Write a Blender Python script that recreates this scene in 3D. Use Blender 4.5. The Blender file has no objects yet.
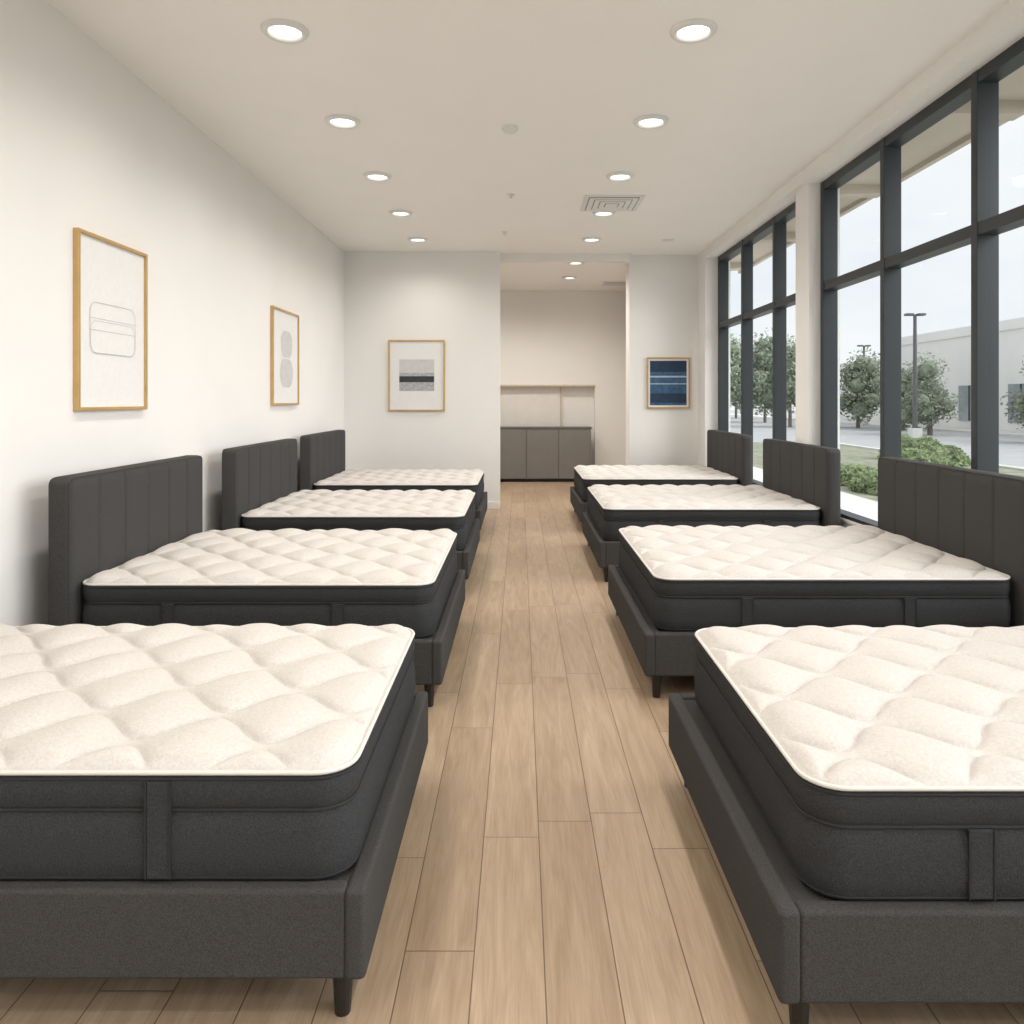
import bpy, bmesh, math, random
from mathutils import Vector, Matrix, noise
random.seed(7)
S=bpy.context.scene
S.view_settings.view_transform='Standard'
S.view_settings.look='None'
F=750.0; VX=520.0; VY=400.0
H=1.62; CEIL=3.84; XL=-2.63

# ---------------------------------------------------------------- materials
def new_mat(name):
    m=bpy.data.materials.new(name); m.use_nodes=True
    nt=m.node_tree; b=nt.nodes['Principled BSDF']
    return m,nt,b
def N(nt,t,**kw):
    n=nt.nodes.new(t)
    for k,v in kw.items(): setattr(n,k,v)
    return n
def plain(name,col,rough=0.6,var=0.05,scale=8,bump=0.0,bscale=200,metal=0.0,spec=0.5,det=4):
    m,nt,b=new_mat(name)
    tc=N(nt,'ShaderNodeTexCoord')
    nz=N(nt,'ShaderNodeTexNoise'); nz.inputs['Scale'].default_value=scale; nz.inputs['Detail'].default_value=det
    nt.links.new(tc.outputs['Object'],nz.inputs['Vector'])
    r=N(nt,'ShaderNodeValToRGB')
    r.color_ramp.elements[0].position=0.3; r.color_ramp.elements[1].position=0.7
    r.color_ramp.elements[0].color=(*[c*(1-var) for c in col],1)
    r.color_ramp.elements[1].color=(*[min(1,c*(1+var)) for c in col],1)
    nt.links.new(nz.outputs['Fac'],r.inputs['Fac']); nt.links.new(r.outputs['Color'],b.inputs['Base Color'])
    b.inputs['Roughness'].default_value=rough; b.inputs['Metallic'].default_value=metal
    b.inputs['Specular IOR Level'].default_value=spec
    if bump>0:
        n2=N(nt,'ShaderNodeTexNoise'); n2.inputs['Scale'].default_value=bscale; n2.inputs['Detail'].default_value=3
        nt.links.new(tc.outputs['Object'],n2.inputs['Vector'])
        bp=N(nt,'ShaderNodeBump'); bp.inputs['Strength'].default_value=bump; bp.inputs['Distance'].default_value=0.004
        nt.links.new(n2.outputs['Fac'],bp.inputs['Height']); nt.links.new(bp.outputs['Normal'],b.inputs['Normal'])
    return m
M_wall=plain('wall_paint',(0.845,0.83,0.805),0.85,0.01,2,0.05,300,spec=0.2)
M_ceil=plain('ceiling_paint',(0.92,0.90,0.87),0.9,0.008,2,0.03,300,spec=0.1)
M_trim=plain('trim_paint',(0.84,0.83,0.81),0.5,0.01)
M_fab=plain('charcoal_upholstery',(0.062,0.060,0.059),0.95,0.32,300,0.6,420,spec=0.15)
M_mside=plain('mattress_border_knit',(0.044,0.045,0.047),0.95,0.28,220,0.6,260,spec=0.12)
M_pipeD=plain('dark_piping',(0.018,0.018,0.019),0.8,0.1)
M_pipeW=plain('cream_piping',(0.70,0.67,0.62),0.8,0.03)
M_leg=plain('black_wood_leg',(0.012,0.011,0.010),0.4,0.2)
M_alu=plain('window_frame_black',(0.022,0.028,0.032),0.45,0.06,3)
M_gold=plain('gold_frame',(0.60,0.40,0.17),0.38,0.08,6,metal=0.5)
M_paper=plain('art_paper',(0.80,0.795,0.78),0.8,0.02,30)
M_line=plain('art_pencil_line',(0.52,0.52,0.52),0.9,0.1,50)
M_blob=plain('art_grey_wash',(0.60,0.60,0.59),0.9,0.06,20)
M_grey=plain('art_mid_grey',(0.42,0.42,0.43),0.9,0.25,30)
M_dark=plain('art_charcoal',(0.045,0.05,0.06),0.9,0.25,30)
M_blue=plain('art_blue',(0.045,0.11,0.21),0.8,0.3,14)
M_navy=plain('art_navy',(0.018,0.04,0.085),0.8,0.2,14)
M_lblue=plain('art_pale_blue',(0.42,0.50,0.56),0.8,0.15,14)
M_cab=plain('cabinet_grey',(0.20,0.19,0.18),0.5,0.04,5)
M_cabtop=plain('cabinet_counter',(0.13,0.12,0.115),0.4,0.04,5)
M_tan=plain('niche_edge_wood',(0.60,0.51,0.40),0.6,0.08,10)
M_niche=plain('niche_paint',(0.78,0.75,0.71),0.8,0.02)
M_metalw=plain('white_metal',(0.76,0.75,0.73),0.4,0.01)
M_slot=plain('vent_slot',(0.16,0.16,0.16),0.7,0.05)
M_conc=plain('concrete',(0.70,0.68,0.65),0.9,0.08,2,0.2,60)
M_asph=plain('asphalt',(0.45,0.45,0.45),0.9,0.08,1.2,0.3,80)
M_grass=plain('grass',(0.28,0.29,0.21),0.95,0.3,3,0.5,80)
M_leaf=plain('leaves',(0.23,0.27,0.19),0.8,0.45,3)
M_leaf2=plain('hedge_leaves',(0.21,0.27,0.13),0.8,0.5,6)
M_bark=plain('bark',(0.20,0.17,0.14),0.9,0.3,20)
M_bldg=plain('stucco_building',(0.90,0.88,0.85),0.9,0.03,0.5)
M_bwin=plain('building_glass',(0.32,0.36,0.39),0.2,0.15,0.7)
M_can=plain('canopy_soffit',(0.52,0.47,0.40),0.8,0.06,1.5)
M_pole=plain('pole_paint',(0.11,0.11,0.115),0.5,0.05)

# quilted cream top
M_top,nt,b=new_mat('mattress_top_knit')
tc=N(nt,'ShaderNodeTexCoord')
vz=N(nt,'ShaderNodeTexNoise'); vz.inputs['Scale'].default_value=105; vz.inputs['Detail'].default_value=2
vz.inputs['Distortion'].default_value=0.8
nt.links.new(tc.outputs['Object'],vz.inputs['Vector'])
rp=N(nt,'ShaderNodeValToRGB'); rp.color_ramp.elements[0].position=0.3; rp.color_ramp.elements[1].position=0.65
rp.color_ramp.elements[0].color=(0.575,0.535,0.50,1); rp.color_ramp.elements[1].color=(0.635,0.605,0.575,1)
nt.links.new(vz.outputs['Fac'],rp.inputs['Fac']); nt.links.new(rp.outputs['Color'],b.inputs['Base Color'])
b.inputs['Roughness'].default_value=0.95; b.inputs['Specular IOR Level'].default_value=0.1
bp=N(nt,'ShaderNodeBump'); bp.inputs['Strength'].default_value=0.55; bp.inputs['Distance'].default_value=0.004
nt.links.new(vz.outputs['Fac'],bp.inputs['Height']); nt.links.new(bp.outputs['Normal'],b.inputs['Normal'])

# glass
M_glass=bpy.data.materials.new('window_glass'); M_glass.use_nodes=True; nt=M_glass.node_tree; nt.nodes.clear()
o=N(nt,'ShaderNodeOutputMaterial'); mx=N(nt,'ShaderNodeMixShader'); tr=N(nt,'ShaderNodeBsdfTransparent'); gl=N(nt,'ShaderNodeBsdfGlossy')
tr.inputs[0].default_value=(0.95,0.965,0.965,1); gl.inputs['Roughness'].default_value=0.02
mx.inputs[0].default_value=0.03
nt.links.new(tr.outputs[0],mx.inputs[1]); nt.links.new(gl.outputs[0],mx.inputs[2]); nt.links.new(mx.outputs[0],o.inputs['Surface'])
# lamp emission
M_emit=bpy.data.materials.new('lamp_diffuser'); M_emit.use_nodes=True; nt=M_emit.node_tree; nt.nodes.clear()
o=N(nt,'ShaderNodeOutputMaterial'); e=N(nt,'ShaderNodeEmission'); e.inputs[0].default_value=(1,0.96,0.9,1); e.inputs[1].default_value=4
nt.links.new(e.outputs[0],o.inputs['Surface'])

# floor planks
M_floor,nt,b=new_mat('oak_planks')
def math_(op,a,bb=None,c=None):
    n=N(nt,'ShaderNodeMath',operation=op)
    for i,v in enumerate((a,bb,c)):
        if v is None: continue
        if isinstance(v,(int,float)): n.inputs[i].default_value=v
        else: nt.links.new(v,n.inputs[i])
    return n.outputs[0]
tc=N(nt,'ShaderNodeTexCoord'); sp=N(nt,'ShaderNodeSeparateXYZ'); nt.links.new(tc.outputs['Object'],sp.inputs[0])
PW=0.204; PL=1.5
u=math_('DIVIDE',math_('SUBTRACT',sp.outputs[0],0.07),PW)
row=math_('FLOOR',u); fu=math_('FRACT',u)
wn=N(nt,'ShaderNodeTexWhiteNoise',noise_dimensions='1D'); nt.links.new(row,wn.inputs['W'])
v=math_('ADD',math_('DIVIDE',sp.outputs[1],PL),math_('MULTIPLY',wn.outputs['Value'],7.0))
col=math_('FLOOR',v); fv=math_('FRACT',v)
cb=N(nt,'ShaderNodeCombineXYZ'); nt.links.new(row,cb.inputs[0]); nt.links.new(col,cb.inputs[1])
wn2=N(nt,'ShaderNodeTexWhiteNoise',noise_dimensions='2D'); nt.links.new(cb.outputs[0],wn2.inputs['Vector'])
cg=N(nt,'ShaderNodeCombineXYZ')
nt.links.new(math_('ADD',math_('MULTIPLY',sp.outputs[0],14.0),math_('MULTIPLY',wn2.outputs['Value'],60.0)),cg.inputs[0])
nt.links.new(math_('MULTIPLY',sp.outputs[1],1.3),cg.inputs[1]); nt.links.new(math_('MULTIPLY',wn2.outputs['Value'],20.0),cg.inputs[2])
g1=N(nt,'ShaderNodeTexNoise'); g1.inputs['Scale'].default_value=1.0; g1.inputs['Detail'].default_value=6; g1.inputs['Distortion'].default_value=1.6; g1.inputs['Roughness'].default_value=0.62
nt.links.new(cg.outputs[0],g1.inputs['Vector'])
cg2=N(nt,'ShaderNodeCombineXYZ')
nt.links.new(math_('MULTIPLY',sp.outputs[0],170.0),cg2.inputs[0]); nt.links.new(math_('MULTIPLY',sp.outputs[1],5.0),cg2.inputs[1])
g2=N(nt,'ShaderNodeTexNoise'); g2.inputs['Scale'].default_value=1.0; g2.inputs['Detail'].default_value=3
nt.links.new(cg2.outputs[0],g2.inputs['Vector'])
fac=math_('ADD',math_('ADD',math_('MULTIPLY',g1.outputs['Fac'],0.58),math_('MULTIPLY',g2.outputs['Fac'],0.32)),math_('MULTIPLY',wn2.outputs['Value'],0.12))
rp=N(nt,'ShaderNodeValToRGB'); rp.color_ramp.elements[0].position=0.32; rp.color_ramp.elements[1].position=0.70
rp.color_ramp.elements[0].color=(0.300,0.204,0.126,1); rp.color_ramp.elements[1].color=(0.485,0.365,0.250,1)
nt.links.new(fac,rp.inputs['Fac'])
du=math_('MULTIPLY',math_('MINIMUM',fu,math_('SUBTRACT',1.0,fu)),PW)
dv=math_('MULTIPLY',math_('MINIMUM',fv,math_('SUBTRACT',1.0,fv)),PL)
d=math_('MINIMUM',du,dv)
seam=N(nt,'ShaderNodeMapRange'); seam.inputs['From Min'].default_value=0.0008; seam.inputs['From Max'].default_value=0.0026
nt.links.new(d,seam.inputs['Value'])
mix=N(nt,'ShaderNodeMix',data_type='RGBA'); nt.links.new(seam.outputs[0],mix.inputs['Factor'])
mix.inputs[6].default_value=(0.13,0.085,0.052,1); nt.links.new(rp.outputs['Color'],mix.inputs[7])
nt.links.new(mix.outputs[2],b.inputs['Base Color'])
b.inputs['Roughness'].default_value=0.42; b.inputs['Specular IOR Level'].default_value=0.35
bp=N(nt,'ShaderNodeBump'); bp.inputs['Strength'].default_value=0.4; bp.inputs['Distance'].default_value=0.002
nt.links.new(seam.outputs[0],bp.inputs['Height']); nt.links.new(bp.outputs['Normal'],b.inputs['Normal'])

# ---------------------------------------------------------------- mesh helpers
def link(ob,parent=None,loc=None):
    S.collection.objects.link(ob)
    if parent: ob.parent=parent
    if loc is not None: ob.location=loc
    return ob
def mesh_obj(name,verts,faces,mat,parent=None,smooth=False,recalc=True):
    me=bpy.data.meshes.new(name); me.from_pydata(verts,[],faces)
    if recalc:
        bm=bmesh.new(); bm.from_mesh(me); bmesh.ops.recalc_face_normals(bm,faces=bm.faces); bm.to_mesh(me); bm.free()
    me.materials.append(mat)
    if smooth:
        for p in me.polygons: p.use_smooth=True
    return link(bpy.data.objects.new(name,me),parent)
def box(name,x0,x1,y0,y1,z0,z1,mat,parent=None,bev=0.0,seg=3):
    bm=bmesh.new(); bmesh.ops.create_cube(bm,size=1)
    cx,cy,cz=(x0+x1)/2,(y0+y1)/2,(z0+z1)/2
    for vv in bm.verts: vv.co=Vector((vv.co.x*abs(x1-x0),vv.co.y*abs(y1-y0),vv.co.z*abs(z1-z0)))
    if bev>0:
        bmesh.ops.bevel(bm,geom=bm.edges[:]+bm.verts[:],offset=bev,segments=seg,affect='EDGES',profile=0.5)
        for f in bm.faces: f.smooth=True
    me=bpy.data.meshes.new(name); bm.to_mesh(me); bm.free(); me.materials.append(mat)
    ob=bpy.data.objects.new(name,me); link(ob,parent,(cx,cy,cz))
    if bev>0:
        md=ob.modifiers.new('wn','WEIGHTED_NORMAL')
    return ob
def empty(name,loc=(0,0,0)):
    e=bpy.data.objects.new(name,None); e.empty_display_size=0.1; return link(e,None,loc)
def rrpts(A,B,r,off=0.0,seg=8):
    a=A/2+off; b_=B/2+off; r=max(0.002,r+off); pts=[]
    for cx,cy,a0 in ((a-r,b_-r,0),(-a+r,b_-r,90),(-a+r,-b_+r,180),(a-r,-b_+r,270)):
        for i in range(seg+1):
            t=math.radians(a0+90*i/seg); pts.append((cx+r*math.cos(t),cy+r*math.sin(t)))
    out=[]
    for i,p in enumerate(pts):
        q=pts[(i+1)%len(pts)]; out.append(p)
        L=math.hypot(q[0]-p[0],q[1]-p[1])
        if L>0.2:
            k=12
            for j in range(1,k): out.append((p[0]+(q[0]-p[0])*j/k,p[1]+(q[1]-p[1])*j/k))
    return out
def sweep(A,B,r,prof,closed_prof=False,cap_bottom=False):
    V=[];Fc=[]
    for z,off in prof:
        for p in rrpts(A,B,r,off): V.append((p[0],p[1],z))
    n=len(V)//len(prof); m=len(prof)
    for i in range(m if closed_prof else m-1):
        for j in range(n):
            a=i*n+j; b_=i*n+(j+1)%n; c=((i+1)%m)*n+(j+1)%n; d_=((i+1)%m)*n+j
            Fc.append((a,b_,c,d_))
    if cap_bottom: Fc.append(tuple(range(n)))
    return V,Fc
def piping(A,B,r,z,off,rad):
    prof=[(z+rad*math.sin(t*math.pi/3),off+rad*math.cos(t*math.pi/3)) for t in range(6)]
    return sweep(A,B,r,prof,True)
def rrgrid(A,B,r,nx,ny,hf):
    V=[];Fc=[]
    a=A/2;b_=B/2
    def smp(n): return [math.sin(math.pi/2*(2*i/n-1))*0.35+0.65*(2*i/n-1) for i in range(n+1)]
    xs=smp(nx); ys=smp(ny)
    for t in ys:
        y=t*b_; ex=abs(y)-(b_-r); hx=a
        if ex>0: hx=a-r+math.sqrt(max(0,r*r-ex*ex))
        for s in xs:
            x=s*hx
            qx=abs(x)-(a-r); qy=abs(y)-(b_-r)
            if qx>0 and qy>0: e=r-math.hypot(qx,qy)
            else: e=min(a-abs(x),b_-abs(y))
            V.append((x,y,hf(x,y,max(0,e))))
    w=nx+1
    for j in range(ny):
        for i in range(nx): Fc.append((j*w+i,j*w+i+1,(j+1)*w+i+1,(j+1)*w+i))
    return V,Fc
def xf(V,fn): return [fn(*p) for p in V]

def quilt(x,y,ph):
    P=0.195; Q=0.38; a=0.37*P
    x=x+0.020*math.sin(7*y+ph)+0.012*math.sin(3.1*y+2*ph); y=y+0.018*math.sin(6*x+ph*2)
    s=math.sin(2*math.pi*x/Q)
    def bnd(n): return n*P+(a*s if n%2==0 else -a*s)
    n=math.floor(y/P)
    for k in (n-1,n,n+1):
        b0=bnd(k); b1=bnd(k+1)
        if b0<=y<b1:
            g=b1-b0; t=(y-b0)/g
            dist=min(t,1-t)*g
            h=(4*t*(1-t))**0.6*0.74+0.26*(1-math.exp(-dist/0.007))
            return h*min(1.0,(g/(P+2*a))**0.65)
    return 0
# ---------------------------------------------------------------- beds
BZ=0.134; FT=0.366; MT=0.648
def make_bed(side,xfoot,y0,y1,length,res=1.0,m0=0.045,straps=(0.265,0.74),full=False,mgap=0.006,HZ1=1.215):
    s=-1 if side=='L' else 1
    W=y1-y0; yc=(y0+y1)/2
    e=empty('bed',(s*xfoot,yc,0))
    def bx(n,l0,l1,ya,yb,z0,z1,mat,bev,seg=4):
        return box(n,min(s*l0,s*l1),max(s*l0,s*l1),ya,yb,z0,z1,mat,e,bev,seg)
    T=0.055
    bx('foot_rail',0,T,-W/2,W/2,BZ,FT,M_fab,0.015)
    bx('side_rail_near',T-0.004,length+0.01,-W/2+0.004,-W/2+T,BZ,FT-0.001,M_fab,0.013)
    bx('side_rail_far',T-0.004,length+0.01,W/2-T,W/2-0.004,BZ,FT-0.001,M_fab,0.013)
    bx('slat_deck',T-0.01,length,-W/2+T-0.01,W/2-T+0.01,FT-0.06,FT-0.012,M_fab,0.0)
    for i,(l,yy) in enumerate(((0.075,-W/2+0.075),(0.075,W/2-0.075),(length-0.15,-W/2+0.075),(length-0.15,W/2-0.075))):
        V=[];ww=(0.021,0.030)
        for z,w in ((0,ww[0]),(BZ+0.01,ww[1])):
            for k in range(12):
                t=k*math.pi/6; V.append((s*l+w*math.cos(t),yy+w*math.sin(t),z))
        Fc=[(k,(k+1)%12,12+(k+1)%12,12+k) for k in range(12)]+[tuple(range(12)),tuple(range(12,24))]
        mesh_obj('leg_%d'%(i+1),V,Fc,M_leg,e)
    mL=length-m0-mgap; mW=W-0.075; mc=s*(m0+mL/2); R=0.10
    ph=random.random()*6
    def place(x,y,z): return (mc+x,y,z)
    prof=[(FT-0.012,-0.03),(FT-0.004,-0.012),(FT+0.014,0.0),(FT+0.06,0.006),(FT+0.12,0.006),(FT+0.165,0.0),(FT+0.184,-0.008),
          (FT+0.192,-0.005),(FT+0.215,0.003),(MT-0.035,0.004),(MT-0.014,0.000),(MT,-0.004)]
    V,Fc=sweep(mL,mW,R,prof,False,True)
    mesh_obj('mattress_border',xf(V,place),Fc,M_mside,e,True)
    V,Fc=piping(mL,mW,R,MT+0.001,-0.001,0.0060); mesh_obj('mattress_cream_piping',xf(V,place),Fc,M_pipeW,e,True)
    V,Fc=piping(mL,mW,R,MT-0.013,0.001,0.004); mesh_obj('mattress_upper_dark_piping',xf(V,place),Fc,M_pipeD,e,True)
    V,Fc=piping(mL,mW,R,FT+0.186,-0.004,0.005); mesh_obj('mattress_mid_piping',xf(V,place),Fc,M_pipeD,e,True)
    V,Fc=piping(mL,mW,R,FT+0.010,-0.004,0.005); mesh_obj('mattress_base_piping',xf(V,place),Fc,M_pipeD,e,True)
    def hf(x,y,ed):
        c=0.018*(1-math.exp(-ed/0.035))-0.004*math.exp(-((ed-0.008)/0.006)**2)
        k=min(1,ed/0.055); k=k*k*(3-2*k)
        return MT+0.002+c+k*0.037*quilt(x,y,ph)+0.003*k*noise.noise(Vector((x*9,y*9,ph)))-0.014*k
    V,Fc=rrgrid(mL-0.004,mW-0.004,R-0.002,int(270*res),int(230*res),hf)
    mesh_obj('mattress_quilted_top',xf(V,place),Fc,M_top,e,True,recalc=False)
    zt=MT-0.02 if full else FT+0.184
    for i,l in enumerate(straps):
        hx=s*(m0+mL*l)
        for q,sg in enumerate((-1,1)):
            yy=sg*(mW/2+0.004)
            box('mattress_strap_%d_%d'%(i+1,q+1),hx-0.030,hx+0.030,yy-0.006,yy+0.006,FT+0.012,zt,M_mside,e,0.004,2)
            for sd in (-1,1):
                box('mattress_strap_seam_%d_%d_%d'%(i+1,q+1,sd+2),hx+sd*0.031-0.0022,hx+sd*0.031+0.0022,yy-0.0075,yy+0.0075,FT+0.012,zt,M_pipeD,e)
    HZ0=0.10; HH=HZ1-HZ0; HW=W-0.01; HR=0.045; TH=0.125
    zc=(HZ0+HZ1)/2; xb=length
    npan=6; pw=HW/npan
    def hplace(a,bb,z): return (s*(xb+TH-z),a,bb+zc)
    prof=[(0,-0.02),(0.006,-0.006),(0.02,0.0),(TH-0.035,0.0),(TH-0.018,-0.004),(TH-0.008,-0.012)]
    V,Fc=sweep(HW,HH,HR,prof,False,True)
    mesh_obj('headboard_shell',xf(V,hplace),Fc,M_fab,e,True)
    def hh(a,bb,ed):
        g=abs(((a+HW/2)/pw+0.5)%1-0.5)*pw
        k=1-math.exp(-ed/0.012)
        gr=math.exp(-(g/0.007)**2)*0.009+math.exp(-g/0.035)*0.007
        if abs(abs(a)-HW/2)<pw*0.5: gr=0
        return TH-0.010+0.012*k-gr*min(1,ed/0.02)
    V,Fc=rrgrid(HW-0.022,HH-0.022,HR-0.011,230 if res>0.6 else 150,30,hh)
    mesh_obj('headboard_channel_panel',xf(V,hplace),Fc,M_fab,e,True,recalc=False)
    V,Fc=piping(HW,HH,HR,TH-0.012,-0.008,0.004); mesh_obj('headboard_piping',xf(V,hplace),Fc,M_fab,e,True)
    for i,yy in enumerate((-HW/2+0.12,HW/2-0.12)):
        bx('headboard_leg_%d'%(i+1),xb+0.03,xb+TH-0.03,yy-0.04,yy+0.04,0,HZ0+0.015,M_leg,0.004,2)
    return e
LX=0.395
make_bed('L',LX,1.914,3.24,1.935,1.0,full=True)
make_bed('L',LX+0.01,3.90,5.56,1.935,1.0,m0=0.055)
make_bed('L',LX+0.03,6.20,7.95,1.925,0.7)
make_bed('L',LX+0.05,8.53,10.28,1.94,0.55)
HBX=2.715
def rb(xf_,y0,y1,res,**k): make_bed('R',xf_,y0,y1,HBX-xf_,res,HZ1=1.19,mgap=0.02,**k)
rb(0.635,1.835,3.22,1.0,m0=0.09,straps=(0.215,0.71))
rb(0.67,4.02,5.72,1.0,m0=0.07,straps=(0.25,0.70))
rb(0.70,6.62,8.42,0.7,m0=0.05)
rb(0.73,9.15,10.92,0.55,m0=0.05)

# ---------------------------------------------------------------- room
YB=-3.0; YE=15.4
box('floor',-2.9,3.12,YB-0.2,YE+0.2,-0.1,0,M_floor)
fl=bpy.data.objects['floor']
for v_ in fl.data.vertices: v_.co+=fl.location
fl.location=(0,0,0)
box('ceiling',-2.9,3.12,YB-0.2,YE+0.2,CEIL,CEIL+0.15,M_ceil)
box('wall_left',XL-0.2,XL,YB,YE,0,CEIL,M_wall)
box('wall_far_left',XL,-0.30,11.2,11.36,0,CEIL,M_wall)
box('wall_far_right',1.68,2.73,11.5,11.9,0,CEIL,M_wall)
box('wall_backroom_right',2.15,2.3,11.9,YE,0,CEIL,M_wall)
box('wall_back',XL,2.3,YE,YE+0.15,0,CEIL,M_wall)
box('trim_opening_header',-0.30,1.68,11.36,11.5,3.725,CEIL,M_wall)
box('trim_window_bulkhead',2.73,3.1,YB,11.5,3.72,CEIL,M_wall)
box('wall_right_knee',2.90,3.1,YB,11.05,0,0.53,M_wall)
box('trim_window_sill',2.885,3.12,YB,11.05,0.53,0.56,M_trim,None,0.006,2)
box('wall_right_pier',2.80,3.1,7.27,7.62,0.56,3.72,M_wall)
box('wall_right_end',2.73,3.1,11.05,11.9,0,3.72,M_wall)
box('baseboard_left',XL,XL+0.015,YB,11.2,0,0.10,M_trim)
box('baseboard_far_left',XL+0.015,-0.30,11.185,11.2,0,0.10,M_trim)
box('baseboard_far_right',1.68,2.73,11.485,11.5,0,0.10,M_trim)
def window(name,x0,ys,z0=0.56,z1=3.72,zt=2.71):
    e=empty(name,(x0,(ys[0]+ys[-1])/2,0)); oy=e.location.y
    w=0.034; dpt=0.07
    for i,y in enumerate(ys):
        box('mullion_%d'%(i+1),-dpt,dpt,y-oy-w,y-oy+w,z0,z1,M_alu,e,0.003,1)
    for n,z in (('rail_bottom',z0+0.015),('rail_transom',zt),('rail_top',z1-0.04)):
        hh_=0.015 if n=='rail_bottom' else 0.04
        box(n,-dpt+0.006,dpt-0.006,ys[0]-oy,ys[-1]-oy,z-hh_,z+hh_,M_alu,e)
    mesh_obj('glass',[(0,ys[0]-oy,z0),(0,ys[-1]-oy,z0),(0,ys[-1]-oy,z1),(0,ys[0]-oy,z1)],[(0,1,2,3)],M_glass,e)
    return e
window('window_1',2.975,[-2.95,-2.4,-1.2,0,1.2,2.4,3.6,4.8,6.02,7.22])
window('window_2',2.975,[7.66,8.6,9.83,10.98])
def added_rear_glazing():  # unseen glazed rear wall behind the camera, added to let extra daylight in
    e=empty('added_rear_window',(0,YB,0))
    xs=[-2.6,-1.5,-0.4,0.7,1.8,2.85]
    for i,x in enumerate(xs): box('mullion_%d'%(i+1),x-0.034,x+0.034,-0.07,0.07,0,3.72,M_alu,e,0.003,1)
    for n,z in (('rail_bottom',0.05),('rail_transom',2.71),('rail_top',3.68)):
        box(n,xs[0],xs[-1],-0.06,0.06,z-0.04,z+0.04,M_alu,e)
    mesh_obj('glass',[(xs[0],0,0),(xs[-1],0,0),(xs[-1],0,3.72),(xs[0],0,3.72)],[(0,1,2,3)],M_glass,e)
added_rear_glazing()
box('wall_front_header',-2.63,2.73,YB-0.1,YB+0.1,3.72,CEIL,M_wall)

# alcove: soffit flush with the wall at the right, recessed niche beneath it
box('wall_backroom_soffit',-2.63,2.15,15.25,YE,1.93,CEIL,M_wall)
box('wall_backroom_return',1.52,2.15,15.25,YE,0,1.93,M_wall)
box('baseboard_back',1.52,2.15,15.235,15.25,0,0.10,M_trim)
box('trim_soffit_edge',-1.6,1.53,15.215,YE,1.895,1.93,M_tan)
box('wall_niche_panel',-1.6,0.82,15.35,YE,1.08,1.895,M_niche)
box('trim_niche_edge',0.82,0.845,15.34,YE,1.08,1.895,M_tan)
e=empty('sideboard_cabinet',(0.35,15.0,0))
box('plinth',-1.45,1.0,-0.17,0.2,0,0.06,M_pipeD,e)
box('carcass',-1.5,1.05,-0.19,0.22,0.06,1.05,M_cab,e)
box('counter',-1.52,1.07,-0.215,0.23,1.05,1.085,M_cabtop,e,0.004,1)
for i in range(4):
    x0=-1.5+i*0.6375
    box('door_panel_%d'%(i+1),x0+0.006,x0+0.6315,-0.21,-0.188,0.07,1.04,M_cab,e,0.003,1)

# ceiling fixtures
def downlight(x,y,pw):
    e=empty('recessed_downlight',(x,y,CEIL))
    V=[];Fc=[];n=40
    prof=[(0.092,0.004),(0.096,-0.016),(0.106,-0.026),(0.124,-0.024),(0.138,-0.010),(0.140,0.004)]
    for r,z in prof:
        for k in range(n):
            t=2*math.pi*k/n; V.append((r*math.cos(t),r*math.sin(t),z))
    for i in range(len(prof)-1):
        for k in range(n): Fc.append((i*n+k,i*n+(k+1)%n,(i+1)*n+(k+1)%n,(i+1)*n+k))
    mesh_obj('trim_ring',V,Fc,M_metalw,e,True)
    V=[(0.095*math.cos(2*math.pi*k/n),0.095*math.sin(2*math.pi*k/n),-0.003) for k in range(n)]
    mesh_obj('diffuser',V,[tuple(range(n))],M_emit,e)
    L=bpy.data.lights.new('downlight_lamp','SPOT'); L.energy=pw; L.spot_size=math.radians(158); L.spot_blend=0.9
    L.shadow_soft_size=0.08; L.color=(1.0,0.945,0.875)
    lo=bpy.data.objects.new('downlight_lamp',L); link(lo,e,(0,0,-0.035))
PWR=66
for k in range(-4,5):
    y=4.50+1.46*k
    downlight(-1.41,y,PWR*(0.7 if k==4 else 0.9))
for k in range(-4,7):
    y=4.50+1.46*k+(0.3 if k>=5 else 0)
    downlight((1.04 if k<2 else 0.99) if k<5 else 0.9,y,PWR*(1.3 if k>=5 else 1))
downlight(-0.6,12.3,PWR*1.7)  # out-of-view lamp, added to brighten the back room
downlight(-0.6,13.7,PWR*1.7)  # second added lamp, hidden by the far left wall, for back room brightness
def vent(x,y,w):
    e=empty('air_vent',(x,y,CEIL))
    box('face_frame',-w/2,w/2,-w/2,w/2,-0.012,0.002,M_metalw,e,0.003,1)
    for i in range(4):
        a=w/2*(0.84-0.2*i)
        box('slot_ring_%d'%(i+1),-a,a,-a,a,-0.016-0.004*i,-0.011,M_slot,e)
        a2=a-w*0.016
        box('louver_ring_%d'%(i+1),-a2,a2,-a2,a2,-0.019-0.004*i,-0.012,M_metalw,e)
vent(1.03,8.45,0.66); vent(1.8,14.3,0.45)
def disc(name,x,y,r,h,parts=True):
    e=empty(name,(x,y,CEIL)); n=28;V=[];prof=[(r,0.003),(r,-h*0.6),(r*0.8,-h),(0.001,-h)]
    for rr,z in prof:
        for k in range(n):
            t=2*math.pi*k/n; V.append((rr*math.cos(t),rr*math.sin(t),z))
    Fc=[(i*n+k,i*n+(k+1)%n,(i+1)*n+(k+1)%n,(i+1)*n+k) for i in range(3) for k in range(n)]
    mesh_obj('body',V,Fc,M_metalw,e,True); return e
disc('smoke_detector',-0.08,6.1,0.065,0.04)
disc('ceiling_speaker',2.05,10.4,0.09,0.008)
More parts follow.
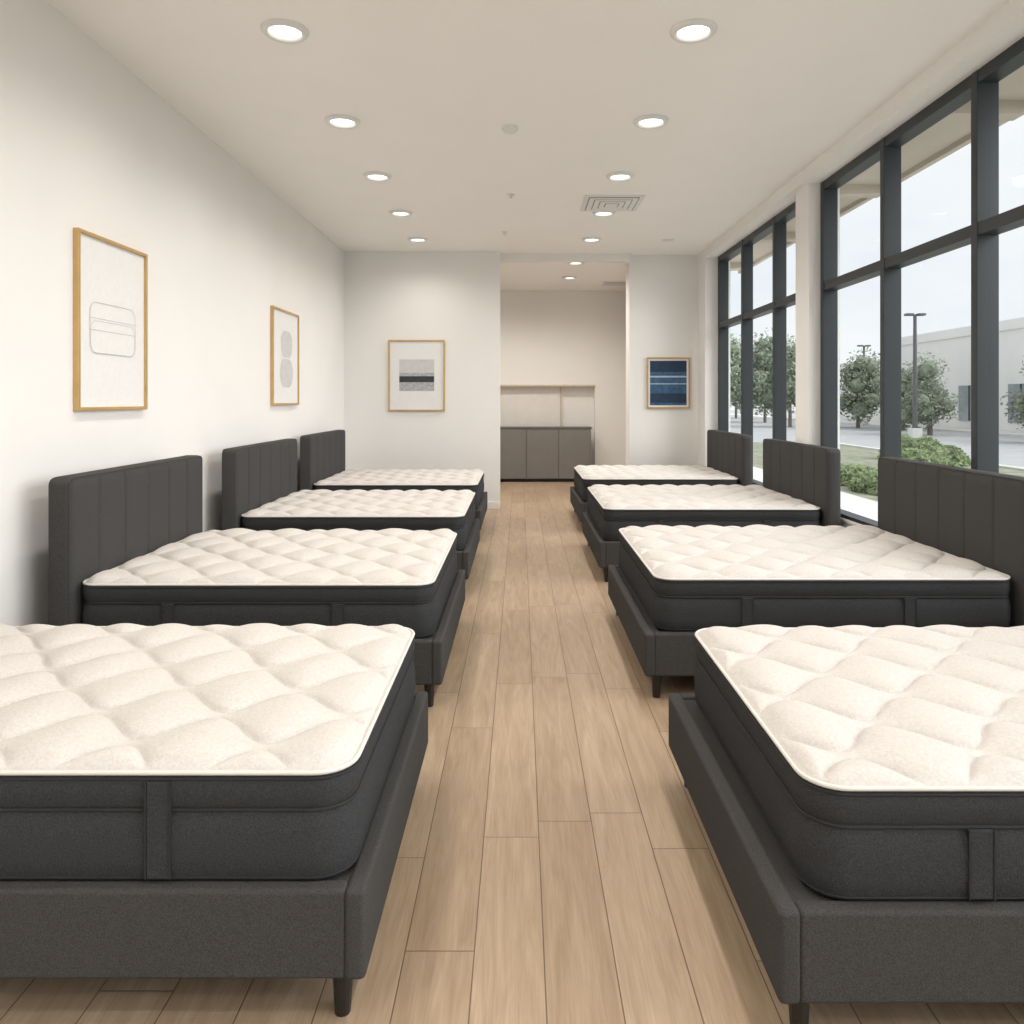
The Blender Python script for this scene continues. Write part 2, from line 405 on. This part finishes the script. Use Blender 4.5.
for (x,y) in ((-0.10,8.1),(-0.2,9.9)):
    e=disc('fire_sprinkler',x,y,0.04,0.012)
    box('stem',-0.010,0.010,-0.010,0.010,-0.035,0.003,M_metalw,e); box('deflector',-0.024,0.024,-0.024,0.024,-0.040,-0.035,M_metalw,e)

# ---------------------------------------------------------------- art
def art(name,loc,rotz,w,h,build,fw=0.022):
    e=empty(name,loc); e.rotation_euler=(0,0,rotz)
    D=0.035
    box('frame_left',-w/2,-w/2+fw,-D,0,-h/2,h/2,M_gold,e,0.002,1); box('frame_right',w/2-fw,w/2,-D,0,-h/2,h/2,M_gold,e,0.002,1)
    box('frame_top',-w/2+fw,w/2-fw,-D,0,h/2-fw,h/2,M_gold,e,0.002,1); box('frame_bottom',-w/2+fw,w/2-fw,-D,0,-h/2,-h/2+fw,M_gold,e,0.002,1)
    box('paper',-w/2+fw,w/2-fw,-0.018,0,-h/2+fw,h/2-fw,M_paper,e)
    build(e,w,h)
def rect(e,n,x0,x1,z0,z1,m,y=-0.020): box(n,x0,x1,y,-0.017,z0,z1,m,e)
def shape(e,n,cx,cz,A,B,r,m,y=-0.0205,outline=0.0):
    P=rrpts(A,B,r)
    if outline:
        Q=rrpts(A,B,r,-outline); k=len(P)
        V=[(cx+p[0],y,cz+p[1]) for p in P]+[(cx+p[0],y,cz+p[1]) for p in Q]
        Fc=[(i,(i+1)%k,k+(i+1)%k,k+i) for i in range(k)]
    else:
        V=[(cx+p[0],y,cz+p[1]) for p in P]; Fc=[tuple(range(len(P)))]
    mesh_obj(n,V,Fc,m,e)
def b1(e,w,h):
    shape(e,'rounded_outline',0.0,-0.03,0.54,0.32,0.07,M_line,outline=0.004)
    shape(e,'lower_outline',0.0,-0.085,0.525,0.20,0.06,M_line,y=-0.021,outline=0.003)
    rect(e,'pencil_line',-0.27,0.27,0.028,0.031,M_line)
    rect(e,'pencil_line_2',-0.27,0.27,-0.045,-0.042,M_line)
def b2(e,w,h):
    shape(e,'upper_pebble',0.03,0.15,0.40,0.30,0.13,M_blob)
    shape(e,'lower_pebble',0.03,-0.17,0.44,0.32,0.15,M_blob,y=-0.0208)
def b3(e,w,h):
    rect(e,'wash_upper',-0.26,0.26,0.04,0.24,M_blob)
    rect(e,'charcoal_band',-0.26,0.26,-0.10,-0.01,M_dark)
    rect(e,'wash_mid',-0.26,0.26,-0.01,0.04,M_grey)
    rect(e,'wash_lower',-0.26,0.26,-0.23,-0.10,M_grey)
def b4(e,w,h):
    rect(e,'sea_field',-w/2+0.05,w/2-0.05,-h/2+0.05,h/2-0.05,M_blue)
    rect(e,'navy_upper',-w/2+0.05,w/2-0.05,0.17,h/2-0.05,M_navy,-0.0215)
    rect(e,'pale_stripe',-w/2+0.05,w/2-0.05,0.085,0.11,M_lblue,-0.0215)
    rect(e,'pale_stripe_2',-w/2+0.05,w/2-0.05,-0.02,-0.005,M_lblue,-0.0215)
    rect(e,'navy_lower',-w/2+0.05,w/2-0.05,-0.30,-0.16,M_navy,-0.0215)
art('framed_art_print',(XL,4.82,2.095),math.radians(90),0.82,1.08,b1)
art('framed_art_print',(XL,8.36,2.09),math.radians(90),0.93,1.05,b2)
art('framed_art_print',(-1.54,11.2,1.985),0,0.84,1.06,b3)
art('framed_art_print',(2.27,11.5,1.88),0,0.66,0.78,b4)

# ---------------------------------------------------------------- exterior
G=-0.12
def flat(name,x0,x1,y0,y1,z,mat): box(name,x0,x1,y0,y1,z-0.1,z,mat)
flat('ground_asphalt',3.1,300,-100,400,G,M_asph)
flat('sidewalk',3.12,5.9,-20,60,G+0.06,M_conc)
flat('grass_verge',5.9,12.0,-20,30,G+0.05,M_grass)
flat('curb',12.0,12.25,-20,30,G+0.10,M_conc)
flat('far_sidewalk',24.2,26.4,-20,110,G+0.05,M_conc)
e=empty('entrance_canopy',(3.12,4,3.86))
box('soffit_slab',0,0.68,-8,9,0,0.22,M_can,e)
box('fascia',0.66,0.72,-8,9,-0.05,0.25,M_can,e)
for i in range(8): box('canopy_beam_%d'%(i+1),0,0.66,-7.2+2.2*i,-7.05+2.2*i,-0.10,0,M_can,e)
def leaves(pts_fn,n,size,zmin=0.06):
    V=[];Fc=[]
    for i in range(n):
        p=pts_fn(); d1=Vector([random.gauss(0,1) for _ in range(3)]).normalized(); d2=d1.orthogonal().normalized()
        s=size*random.uniform(0.6,1.3); k=len(V)
        for q in (p+d1*s,p+d2*s*0.6,p-d1*s,p-d2*s*0.6): V.append((q.x,q.y,max(zmin,q.z)))
        Fc.append((k,k+1,k+2,k+3))
    return V,Fc
def tree(x,y,h,r):
    e=empty('tree',(x,y,G))
    cl=[]
    for i in range(15):
        a=random.random()*6.28; z=h*random.uniform(0.24,0.86); rr=r*0.66*math.sqrt(random.random())*(1.1-0.5*z/h)
        cl.append((Vector((rr*math.cos(a),rr*math.sin(a),z)),r*random.uniform(0.34,0.52)))
    def pf():
        c,q=random.choice(cl); d=Vector([random.gauss(0,1) for _ in range(3)]).normalized()
        return c+d*q*random.uniform(0.4,1.3)
    V,Fc=leaves(pf,4200,0.11*r/1.8); mesh_obj('foliage',V,Fc,M_leaf,e,recalc=False)
    for ci,(c,q) in enumerate(cl):
        bm=bmesh.new(); bmesh.ops.create_icosphere(bm,subdivisions=2,radius=q*0.6)
        for v in bm.verts: v.co=v.co*(1+0.2*noise.noise(v.co*3+c))+c
        me=bpy.data.meshes.new('foliage_core'); bm.to_mesh(me); bm.free(); me.materials.append(M_leaf)
        link(bpy.data.objects.new('foliage_core',me),e)
    V=[];n=8
    for z,w in ((0,0.13),(h*0.35,0.09),(h*0.7,0.04)):
        for k in range(n): V.append((w*math.cos(k*6.283/n),w*math.sin(k*6.283/n),z))
    Fc=[(i*n+k,i*n+(k+1)%n,(i+1)*n+(k+1)%n,(i+1)*n+k) for i in range(2) for k in range(n)]
    mesh_obj('trunk',V,Fc,M_bark,e,True)
def at(px,d): return (px-VX)*d/F
for px,d,h,r in ((736,72,8.0,3.2),(765,58,7.2,2.8),(790,48,5.6,2.3),(858,47,4.5,1.9),(930,37,3.8,1.5),(903,43,4.2,1.8),(1045,30,4,1.4)):
    tree(at(px,d),d,h,r)
def shrub(name,x,y,rx,ry,h,n=1500):
    e=empty(name,(x,y,G+0.05))
    def pf():
        d=Vector([random.gauss(0,1) for _ in range(3)]).normalized(); d.z=abs(d.z)
        return Vector((d.x*rx,d.y*ry,d.z*h))*random.uniform(0.85,1.03)
    V,Fc=leaves(pf,n,0.05,0.0); mesh_obj('foliage',V,Fc,M_leaf2,e,recalc=False)
    bm=bmesh.new(); bmesh.ops.create_icosphere(bm,subdivisions=3,radius=1)
    for v in bm.verts: v.co=Vector((v.co.x*rx,v.co.y*ry,max(0,v.co.z)*h))*0.92
    me=bpy.data.meshes.new('foliage_core'); bm.to_mesh(me); bm.free(); me.materials.append(M_leaf2)
    link(bpy.data.objects.new('foliage_core',me),e)
for px,d,rx,h in ((915,16.5,0.6,0.62),(938,16,0.5,0.45),(925,19.0,0.6,0.75),(948,19.5,0.5,0.5),(902,21.5,0.6,0.7)):
    shrub('garden_shrub',at(px,d),d,rx,rx,h)
for i in range(8):
    shrub('hedge_bush',6.7+0.1*(i%2),8.4+i*1.35,0.55,0.8,0.36,1800)
def street_lamp(x,y,h):
    e=empty('street_lamp',(x,y,G))
    V=[];n=10
    for z,w in ((0,0.11),(h,0.07)):
        for k in range(n): V.append((w*math.cos(k*6.283/n),w*math.sin(k*6.283/n),z))
    mesh_obj('pole',V,[(k,(k+1)%n,n+(k+1)%n,n+k) for k in range(n)],M_pole,e,True)
    box('base',-0.22,0.22,-0.22,0.22,0,0.5,M_conc,e,0.02,1)
    box('head_left',-0.42,-0.1,-0.16,0.16,h-0.05,h+0.05,M_pole,e,0.02,1)
    box('head_right',0.1,0.42,-0.16,0.16,h-0.05,h+0.05,M_pole,e,0.02,1)
    box('arm',-0.2,0.2,-0.04,0.04,h-0.06,h,M_pole,e)
street_lamp(at(915,33),33,5.5); street_lamp(at(864,52),52,5.5)
e=empty('commercial_building',(26.6,31,G))
box('main_block',0,16,-25,22,0,5.9,M_bldg,e); box('parapet',-0.12,16,-25.1,22.1,5.55,6.1,M_bldg,e)
box('lower_wing',0.5,12,22,38,0,4.8,M_bldg,e)
for i in range(9):
    y=-20+4.6*i
    box('window_band_%d'%(i+1),-0.06,0.05,y,y+2.2,0.5,2.6,M_bwin,e)
    box('window_mullion_%d'%(i+1),-0.10,0.05,y+1.05,y+1.15,0.5,2.6,M_alu,e)
e=empty('distant_building',(35,130,G))
box('block',-60,60,0,20,0,5.5,M_bldg,e); box('window_strip',-55,55,-0.1,0,1,3,M_bwin,e); box('roof_line',-60.2,60.2,-0.3,0,5.2,5.8,M_can,e)

# ---------------------------------------------------------------- world, camera
sl=bpy.data.lights.new('added_soft_sun','SUN'); sl.energy=5.2; sl.angle=math.radians(65); sl.color=(0.98,0.99,1.0)  # wide soft sun added to brighten the interior; the sky itself is overcast
so=bpy.data.objects.new('added_soft_sun',sl); link(so,None,(20,-10,20))
dirv=Vector((-math.cos(math.radians(28))*0.95,math.cos(math.radians(28))*0.31,-math.sin(math.radians(28))))
so.rotation_euler=dirv.to_track_quat('-Z','Y').to_euler()
w=bpy.data.worlds.new('overcast_sky'); S.world=w; w.use_nodes=True; nt=w.node_tree
bg=nt.nodes['Background']; tc=N(nt,'ShaderNodeTexCoord'); nz=N(nt,'ShaderNodeTexNoise'); nz.inputs['Scale'].default_value=3; nz.inputs['Detail'].default_value=5
mp=N(nt,'ShaderNodeMapping'); mp.inputs['Scale'].default_value=(1,1,3)
nt.links.new(tc.outputs['Generated'],mp.inputs[0]); nt.links.new(mp.outputs[0],nz.inputs['Vector'])
r=N(nt,'ShaderNodeValToRGB'); r.color_ramp.elements[0].position=0.3; r.color_ramp.elements[1].position=0.7
r.color_ramp.elements[0].color=(0.78,0.83,0.88,1); r.color_ramp.elements[1].color=(0.91,0.92,0.93,1)
nt.links.new(nz.outputs['Fac'],r.inputs['Fac']); nt.links.new(r.outputs[0],bg.inputs[0]); bg.inputs[1].default_value=1.12
cam=bpy.data.cameras.new('camera'); co=bpy.data.objects.new('camera',cam); link(co,None,(0,0,H)); co.rotation_euler=(math.radians(90),0,0)
cam.sensor_width=36; cam.sensor_fit='HORIZONTAL'; cam.lens=36*F/1024
cam.shift_x=-(VX-512)/1024; cam.shift_y=(VY-512)/1024
cam.clip_start=0.05; cam.clip_end=1000
S.camera=co
